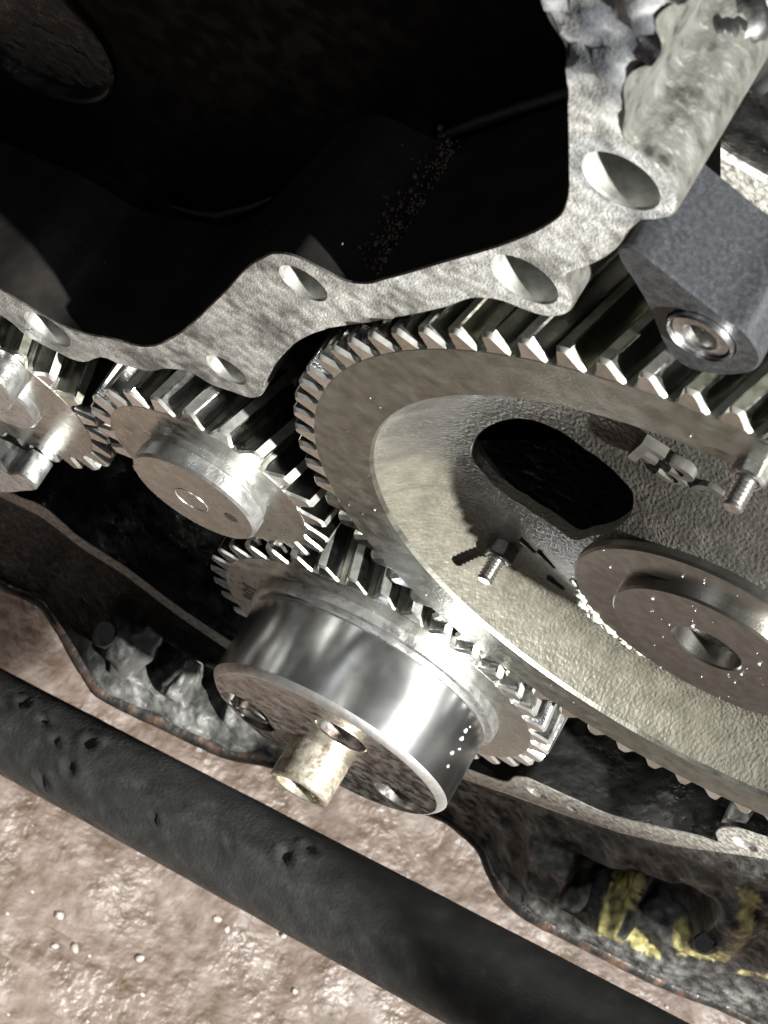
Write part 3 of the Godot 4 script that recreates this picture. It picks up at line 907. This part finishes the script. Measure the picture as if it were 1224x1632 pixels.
	for i in 60:
		var a := rng.randf() * TAU
		var on_hub := rng.randf() < 0.62
		var rad := rng.randf_range(0.014, 0.05) if on_hub else rng.randf_range(0.129, 0.149)
		var z := (0.0042 if rad < 0.034 else 0.0002) if on_hub else 0.0002
		var q := rng.randf_range(0.0001, 0.00034) * (1.9 if rng.randf() < 0.12 else 1.0) * (1.0 if on_hub else 0.7)
		blob(ch, Vector3(cos(a) * rad, sin(a) * rad, z), Vector3(q * rng.randf_range(0.8, 2.0), q, q * 0.5), rng, 3)
	tag(build("metal_chips", ch, M.chip, t), "tiny bright metal chips on the hub and rim faces", "", "", "stuff")
	stud(Vector3(0.0436, -0.0181, -0.0188), 0.0150, 0.0031, 0.0058, "short threaded stud with hex nut in front of the oval window of the large gear")
	stud(Vector3(0.0798, 0.1895, -0.0016), 0.0150, 0.0032, 0.0055, "pale threaded stud with hex nut beside the raised casting number of the large gear")

func raised_text(parent: Node3D, text: String, at: Vector3, turn: float, height: float, depth: float, m: Material, called: String):
	var tm := TextMesh.new()
	var f := SystemFont.new()
	f.font_names = PackedStringArray(["Droid Sans"])
	f.font_weight = 700
	tm.font = f
	tm.text = text
	tm.font_size = 32
	tm.pixel_size = height / 24.0
	tm.depth = depth
	tm.curve_step = 1.5
	var o := put(called, tm, m, parent)
	o.position = at
	o.rotation.z = turn

func stud(at: Vector3, length: float, r: float, nut_r: float, label: String):
	var t := thing("threaded_stud", label, "bolt", at, "studs on the large gear")
	var s := Shape.new()
	var p := PackedVector2Array([Vector2(0.0, -0.004), Vector2(r * 0.88, -0.004)])
	var z := 0.004
	p.append(Vector2(r * 0.88, z))
	while z < length - 0.001:
		p.append(Vector2(r, z + 0.0003))
		p.append(Vector2(r * 0.74, z + 0.0009))
		z += 0.0014
	p.append(Vector2(r * 0.95, length - 0.0006))
	p.append(Vector2(r * 0.78, length))
	p.append(Vector2(0.0, length))
	lathe(s, p, 24)
	build("thread", s, M.bolt, t)
	var n := Shape.new()
	var hex := circle(Vector2.ZERO, nut_r, 6)
	var dense := PackedVector2Array()
	for i in 6:
		for k in 4: dense.append(hex[i].lerp(hex[(i + 1) % 6], k / 4.0))
	plate(n, dense, [circle(Vector2.ZERO, r * 0.99, 20)], 0.0055, -0.002, 0.0007, 0.002)
	var nut := build("nut", n, M.bolt, t)
	nut.rotation.z = 0.35

func make_idler():
	var c := Vector2(-0.0645, -0.0715)
	var t := thing("idler_gear", "mid size steel idler gear with round stepped boss at its centre", "gear", Vector3(c.x, c.y, 0))
	var s := Shape.new()
	var rr := 0.0433
	lathe(s, PackedVector2Array([Vector2(0.0, 0.0), Vector2(rr, 0.0), Vector2(rr, -0.034), Vector2(0.0, -0.034)]), 132)
	var rim := build("rim", s, M.gear_face, t)
	gear_teeth(rim, 22, rr, 0.0528, 0.034, 0.28, 8.0, 1.0, 0.0, [M.tooth], 0.0011)
	var b := Shape.new()
	lathe(b, PackedVector2Array([Vector2(0.0, 0.0104), Vector2(0.0262, 0.0104), Vector2(0.0272, 0.0094), Vector2(0.0272, 0.0036), Vector2(0.0266, 0.0030), Vector2(0.0262, 0.0)]), 96)
	var boss := build("boss", b, M.alloy, t)
	var f := Shape.new()
	var dot: Vector3 = Vector3(-0.0482, -0.0669, 0.0105)
	sheet(f, circle(Vector2.ZERO, 0.0261, 96), [circle(Vector2(dot.x, dot.y) - c, 0.0031, 20)], 0.003, func(_p): return 0.01045, 1)
	wall(f, circle(Vector2(dot.x, dot.y) - c, 0.0031, 20), func(_p): return 0.01045, 0.004, 4, true, true)
	var face := build("boss_face", f, M.gear_face, boss, Vector3(0, 0, 1))
	var hol := Shape.new()
	lathe(hol, PackedVector2Array([Vector2(0.0, 0.01048), Vector2(0.0031, 0.01048)]), 20, Vector2(dot.x, dot.y) - c)
	build("pin_hole", hol, M.black, boss, Vector3(0, 0, 1))
	var g := Shape.new()
	var m: Vector3 = Vector3(-0.0649, -0.0742, 0.0105)
	lathe(g, PackedVector2Array([Vector2(0.0070, 0.0104), Vector2(0.0071, 0.0107), Vector2(0.0074, 0.0107), Vector2(0.0075, 0.0104)]), 48, Vector2(m.x, m.y) - c)
	build("centre_mark", g, M.alloy, boss)

func make_coupling_gear():
	var c := Vector2(-0.1592, -0.1195)
	var t := thing("coupling_gear", "small brown steel gear at the left with a bright two jawed drive coupling", "gear", Vector3(c.x, c.y, 0.0))
	var s := Shape.new()
	var rr := 0.0460
	lathe(s, PackedVector2Array([Vector2(0.0, 0.0), Vector2(rr, 0.0), Vector2(rr, -0.034), Vector2(0.0, -0.034)]), 132)
	var rim := build("rim", s, M.gear_face, t)
	gear_teeth(rim, 24, rr, 0.0555, 0.034, -0.28, 3.0, 1.0, 0.0, [M.tooth, M.tooth_oily], 0.0011)
	var cyl := Shape.new()
	lathe(cyl, PackedVector2Array([Vector2(0.0, 0.004), Vector2(0.021, 0.004), Vector2(0.022, 0.003), Vector2(0.022, 0.0)]), 72)
	build("coupling_hub", cyl, M.alloy, t)
	for sgn in [0, 1]:
		var o := PackedVector2Array()
		if sgn == 0: o = pv([-182.8, -112.2, -162.6, -76.5, -151.5, -69.4, -145.2, -75.1, -143.7, -85.7, -146.8, -99.3, -154.1, -113.6, -174, -128.2])
		else: o = pv([-180.5, -192.8, -166.3, -179.6, -155.4, -176.7, -148.6, -173.8, -144.2, -173.4, -137.7, -164, -130.8, -166.8, -136.9, -188, -158, -220.2, -180.9, -235.6])
		for i in o.size(): o[i] -= c
		var j := Shape.new()
		var bolt := [circle(Vector2(-0.1421, -0.1907) - c, 0.0055, 20)] if sgn == 1 else []
		plate(j, smooth_line(o, 0.002), [], 0.0125, 0.0, 0.0007, 0.004)
		build("coupling_jaw", j, M.alloy, t)

func make_crank():
	var c := Vector2(0.0295, -0.156)
	var t := thing("crank_gear", "steel crankshaft gear stamped 801 behind the polished hub", "gear", Vector3(c.x, c.y, 0.003))
	var s := Shape.new()
	var rr := 0.0725
	lathe(s, PackedVector2Array([Vector2(0.0, 0.0), Vector2(rr, 0.0), Vector2(rr, -0.036), Vector2(0.0, -0.036)]), 180)
	var rim := build("rim", s, M.gear_face, t)
	gear_teeth(rim, 36, rr, 0.0808, 0.036, -0.30, -151.3, 1.0, 0.0, [M.tooth], 0.001)
	raised_text(rim, "801", Vector3(-0.0292, -0.1684, 0.0030) - Vector3(c.x, c.y, 0.003), PI * 0.5 + 0.15, 0.0095, 0.0003, M.ink, "stamped_number")
	var h := thing("crank_hub", "polished round steel crankshaft hub with bolt holes and a hollow sleeve in its face", "hub", Vector3(c.x, c.y, 0.003))
	var zf := 0.0419
	var col := Shape.new()
	lathe(col, PackedVector2Array([Vector2(0.058, 0.0), Vector2(0.058, 0.0042), Vector2(0.0572, 0.005), Vector2(0.0540, 0.0053), Vector2(0.0540, 0.0068)]), 128)
	build("rear_collar", col, M.alloy, h)
	var b := Shape.new()
	lathe(b, PackedVector2Array([Vector2(0.0540, 0.0066), Vector2(0.0546, 0.0068), Vector2(0.0552, 0.0076), Vector2(0.0552, zf - 0.0030)]), 160)
	build("seal_surface", b, M.polished, h)
	var cf := Shape.new()
	lathe(cf, PackedVector2Array([Vector2(0.0552, zf - 0.0030), Vector2(0.0546, zf - 0.0021), Vector2(0.0528, zf - 0.0003), Vector2(0.0520, zf)]), 160, Vector2.ZERO, false, true)
	build("worn_chamfer", cf, M.chamfer, h)
	var f := Shape.new()
	var holes := []
	for p in [Vector2(-0.0069, -0.1743), Vector2(0.0319, -0.1293), Vector2(0.0667, -0.1696)]:
		holes.append(circle(p - c, 0.0114, 32))
	holes.append(circle(Vector2(-0.030, -0.028), 0.0094, 28))
	holes.append(circle(Vector2(0.002, -0.043), 0.0094, 28))
	var fi := []
	for q in holes: fi.append(shrink(q, -0.0005))
	sheet(f, circle(Vector2.ZERO, 0.0520, 120), fi, 0.004, func(_p): return zf, 1)
	for k in holes.size():
		band(f, fi[k], zf, holes[k], zf - 0.0005, 3, true)
		wall(f, holes[k], func(_p): return zf - 0.0005, zf - 0.022, 4, true, true)
	build("hub_face", f, M.hub_face, h, Vector3(0, 0, 1))
	var fl := Shape.new()
	for q in holes:
		var cc := Vector2.ZERO
		for p in q: cc += p
		lathe(fl, PackedVector2Array([Vector2(0.0, zf - 0.022), Vector2(0.0113, zf - 0.022)]), 24, cc / q.size())
	build("hole_bottoms", fl, M.black, h, Vector3(0, 0, 1))
	var dr := Shape.new()
	var rng := RandomNumberGenerator.new()
	rng.seed = 15
	for i in 6:
		var a := deg_to_rad(36.0 + rng.randf_range(-2.0, 2.0))
		var q := rng.randf_range(0.0003, 0.0008)
		blob(dr, Vector3(cos(a) * 0.0552, sin(a) * 0.0552, 0.012 + 0.0036 * i + rng.randf_range(-0.001, 0.001)), Vector3(q, q, q * 1.5), rng, 4)
	tag(build("oil_droplets", dr, M.chip, h), "row of tiny bright droplets on the polished hub", "", "", "stuff")
	var sl := Shape.new()
	var sc: Vector2 = Vector2(0.0299, -0.1743) - c
	lathe(sl, PackedVector2Array([Vector2(0.0102, zf - 0.006), Vector2(0.0102, 0.0592), Vector2(0.0106, 0.0598), Vector2(0.0128, 0.0598), Vector2(0.0136, 0.0590), Vector2(0.0136, zf - 0.001)]), 64, sc)
	var sv := build("sleeve", sl, M.sleeve, h)
	tag(sv, "stained yellowish hollow sleeve standing out of the hub face")
	var sb := Shape.new()
	lathe(sb, PackedVector2Array([Vector2(0.0, zf + 0.0004), Vector2(0.0102, zf + 0.0004)]), 24, sc)
	build("sleeve_bore", sb, M.black, sv, Vector3(0, 0, 1))

func make_bracket():
	var z := -0.006
	var t := thing("retainer_block", "blue grey wedge shaped block with dark front face and socket bolt above the large gear", "bracket", Vector3(0, 0, 0))
	var o := pv([16, 243.6, 15.7, 246.9, 17.1, 249.5, 20.9, 250.2, 26.3, 249.1, 36.4, 246.5, 46.5, 244.1, 53.9, 243.1, 58.5, 239.6, 61.5, 235.4, 62.5, 229.4, 61.5, 224, 58.8, 218.4, 54.1, 212.7, 49.2, 209, 43.7, 210.3, 39.1, 214.4, 35.1, 220.1, 29.7, 227.9, 23.7, 234.7])
	o = smooth_line(o, 0.0018)
	if Geometry2D.is_polygon_clockwise(o): o.reverse()
	var bc := Vector2(0.0457, 0.2297)
	var br := 0.0100
	var hole := circle(bc, br, 40)
	var f := Shape.new()
	var fo := shrink(o, 0.0007)
	sheet(f, fo, [hole], 0.003, func(_p): return z, 1)
	wall(f, hole, func(_p): return z, z - 0.006, 4, true, true)
	build("front_face", f, M.darkface, t, Vector3(0, 0, 1))
	var b := Shape.new()
	band(b, fo, z, o, z - 0.0007, 3)
	wall(b, o, func(_p): return z - 0.0007, z - 0.031, 2)
	var ob := o.duplicate()
	sheet(b, ob, [], 0.006, func(_p): return z - 0.031, 5)
	build("block_body", b, M.bluegrey, t)
	var r := Shape.new()
	lathe(r, PackedVector2Array([Vector2(br * 0.86, z - 0.004), Vector2(br * 0.86, z + 0.0012), Vector2(br * 0.9, z + 0.0018), Vector2(br * 0.95, z + 0.0012), Vector2(br * 0.97, z - 0.004)]), 64, bc)
	build("bolt_collar", r, M.polished, t)
	var h := Shape.new()
	lathe(h, PackedVector2Array([Vector2(br * 0.40, z - 0.006), Vector2(br * 0.46, z + 0.0004), Vector2(br * 0.52, z + 0.001), Vector2(br * 0.8, z + 0.0006), Vector2(br * 0.85, z - 0.0004), Vector2(br * 0.86, z - 0.004)]), 48, bc)
	var head := build("bolt_head", h, M.bolt, t)
	var k := Shape.new()
	lathe(k, PackedVector2Array([Vector2(0.0, z - 0.0045), Vector2(br * 0.41, z - 0.0045)]), 12, bc)
	build("bolt_socket", k, M.bolt, head, Vector3(0, 0, 1))

func make_hose():
	var a := Vector3(-0.1817, -0.4640, 0.0562)
	var d := Vector3(0.2601, -0.1211, 0.0925)
	var s := Shape.new()
	var pts := PackedVector3Array()
	var r := PackedFloat32Array()
	var ns := FastNoiseLite.new()
	ns.seed = 4
	ns.frequency = 9.0
	for i in 241: pts.append(a.lerp(d, i / 160.0 - 0.5))
	# beyond the frame it bends up past the engine's side
	var bend := Curve3D.new()
	bend.add_point(d, Vector3.ZERO, (d - a) * 0.08)
	bend.add_point(Vector3(0.345, 0.046, 0.138), Vector3(-0.03, -0.045, -0.006), Vector3(0.04, 0.055, 0.006))
	bend.add_point(Vector3(0.50, 0.225, 0.158), Vector3(-0.05, -0.06, -0.003), Vector3(0.05, 0.05, -0.01))
	bend.add_point(Vector3(0.95, 0.30, 0.03), Vector3(-0.1, 0, 0), Vector3.ZERO)
	for i in range(1, 61): pts.append(bend.sample_baked(bend.get_baked_length() * i / 60.0, true))
	for p in pts: r.append(0.0238)
	var pits := [[Vector3(-0.1036, -0.3759, 0.0540), 0.0050], [Vector3(-0.0634, -0.3437, 0.0596), 0.0055], [Vector3(-0.0655, -0.3458, 0.0747), 0.0055], [Vector3(-0.0735, -0.3617, 0.0847), 0.0060], [Vector3(-0.0895, -0.3633, 0.0594), 0.0040], [Vector3(-0.0786, -0.3540, 0.0658), 0.0040], [Vector3(0.0430, -0.2601, 0.0730), 0.0050], [Vector3(0.0500, -0.2577, 0.0648), 0.0045], [Vector3(-0.0151, -0.3077, 0.0813), 0.0030], [Vector3(0.0188, -0.2791, 0.0780), 0.0025]]
	var dent := func(p: Vector3, _d: Vector3) -> float:
		var k := 0.0002 * ns.get_noise_3dv(p * 4.0)
		for e in pits:
			var q: float = p.distance_to(e[0]) / e[1]
			if q < 1.6: k -= 0.0011 * smoothstep(1.0, 0.3, q) - 0.0006 * smoothstep(0.5, 1.0, q) * smoothstep(1.6, 1.0, q)
		return k
	tube_along(s, pts, r, 72, dent)
	tag(build("rubber_hose", s, M.rubber, self), "thick scuffed black rubber hose running across below the engine", "hose")
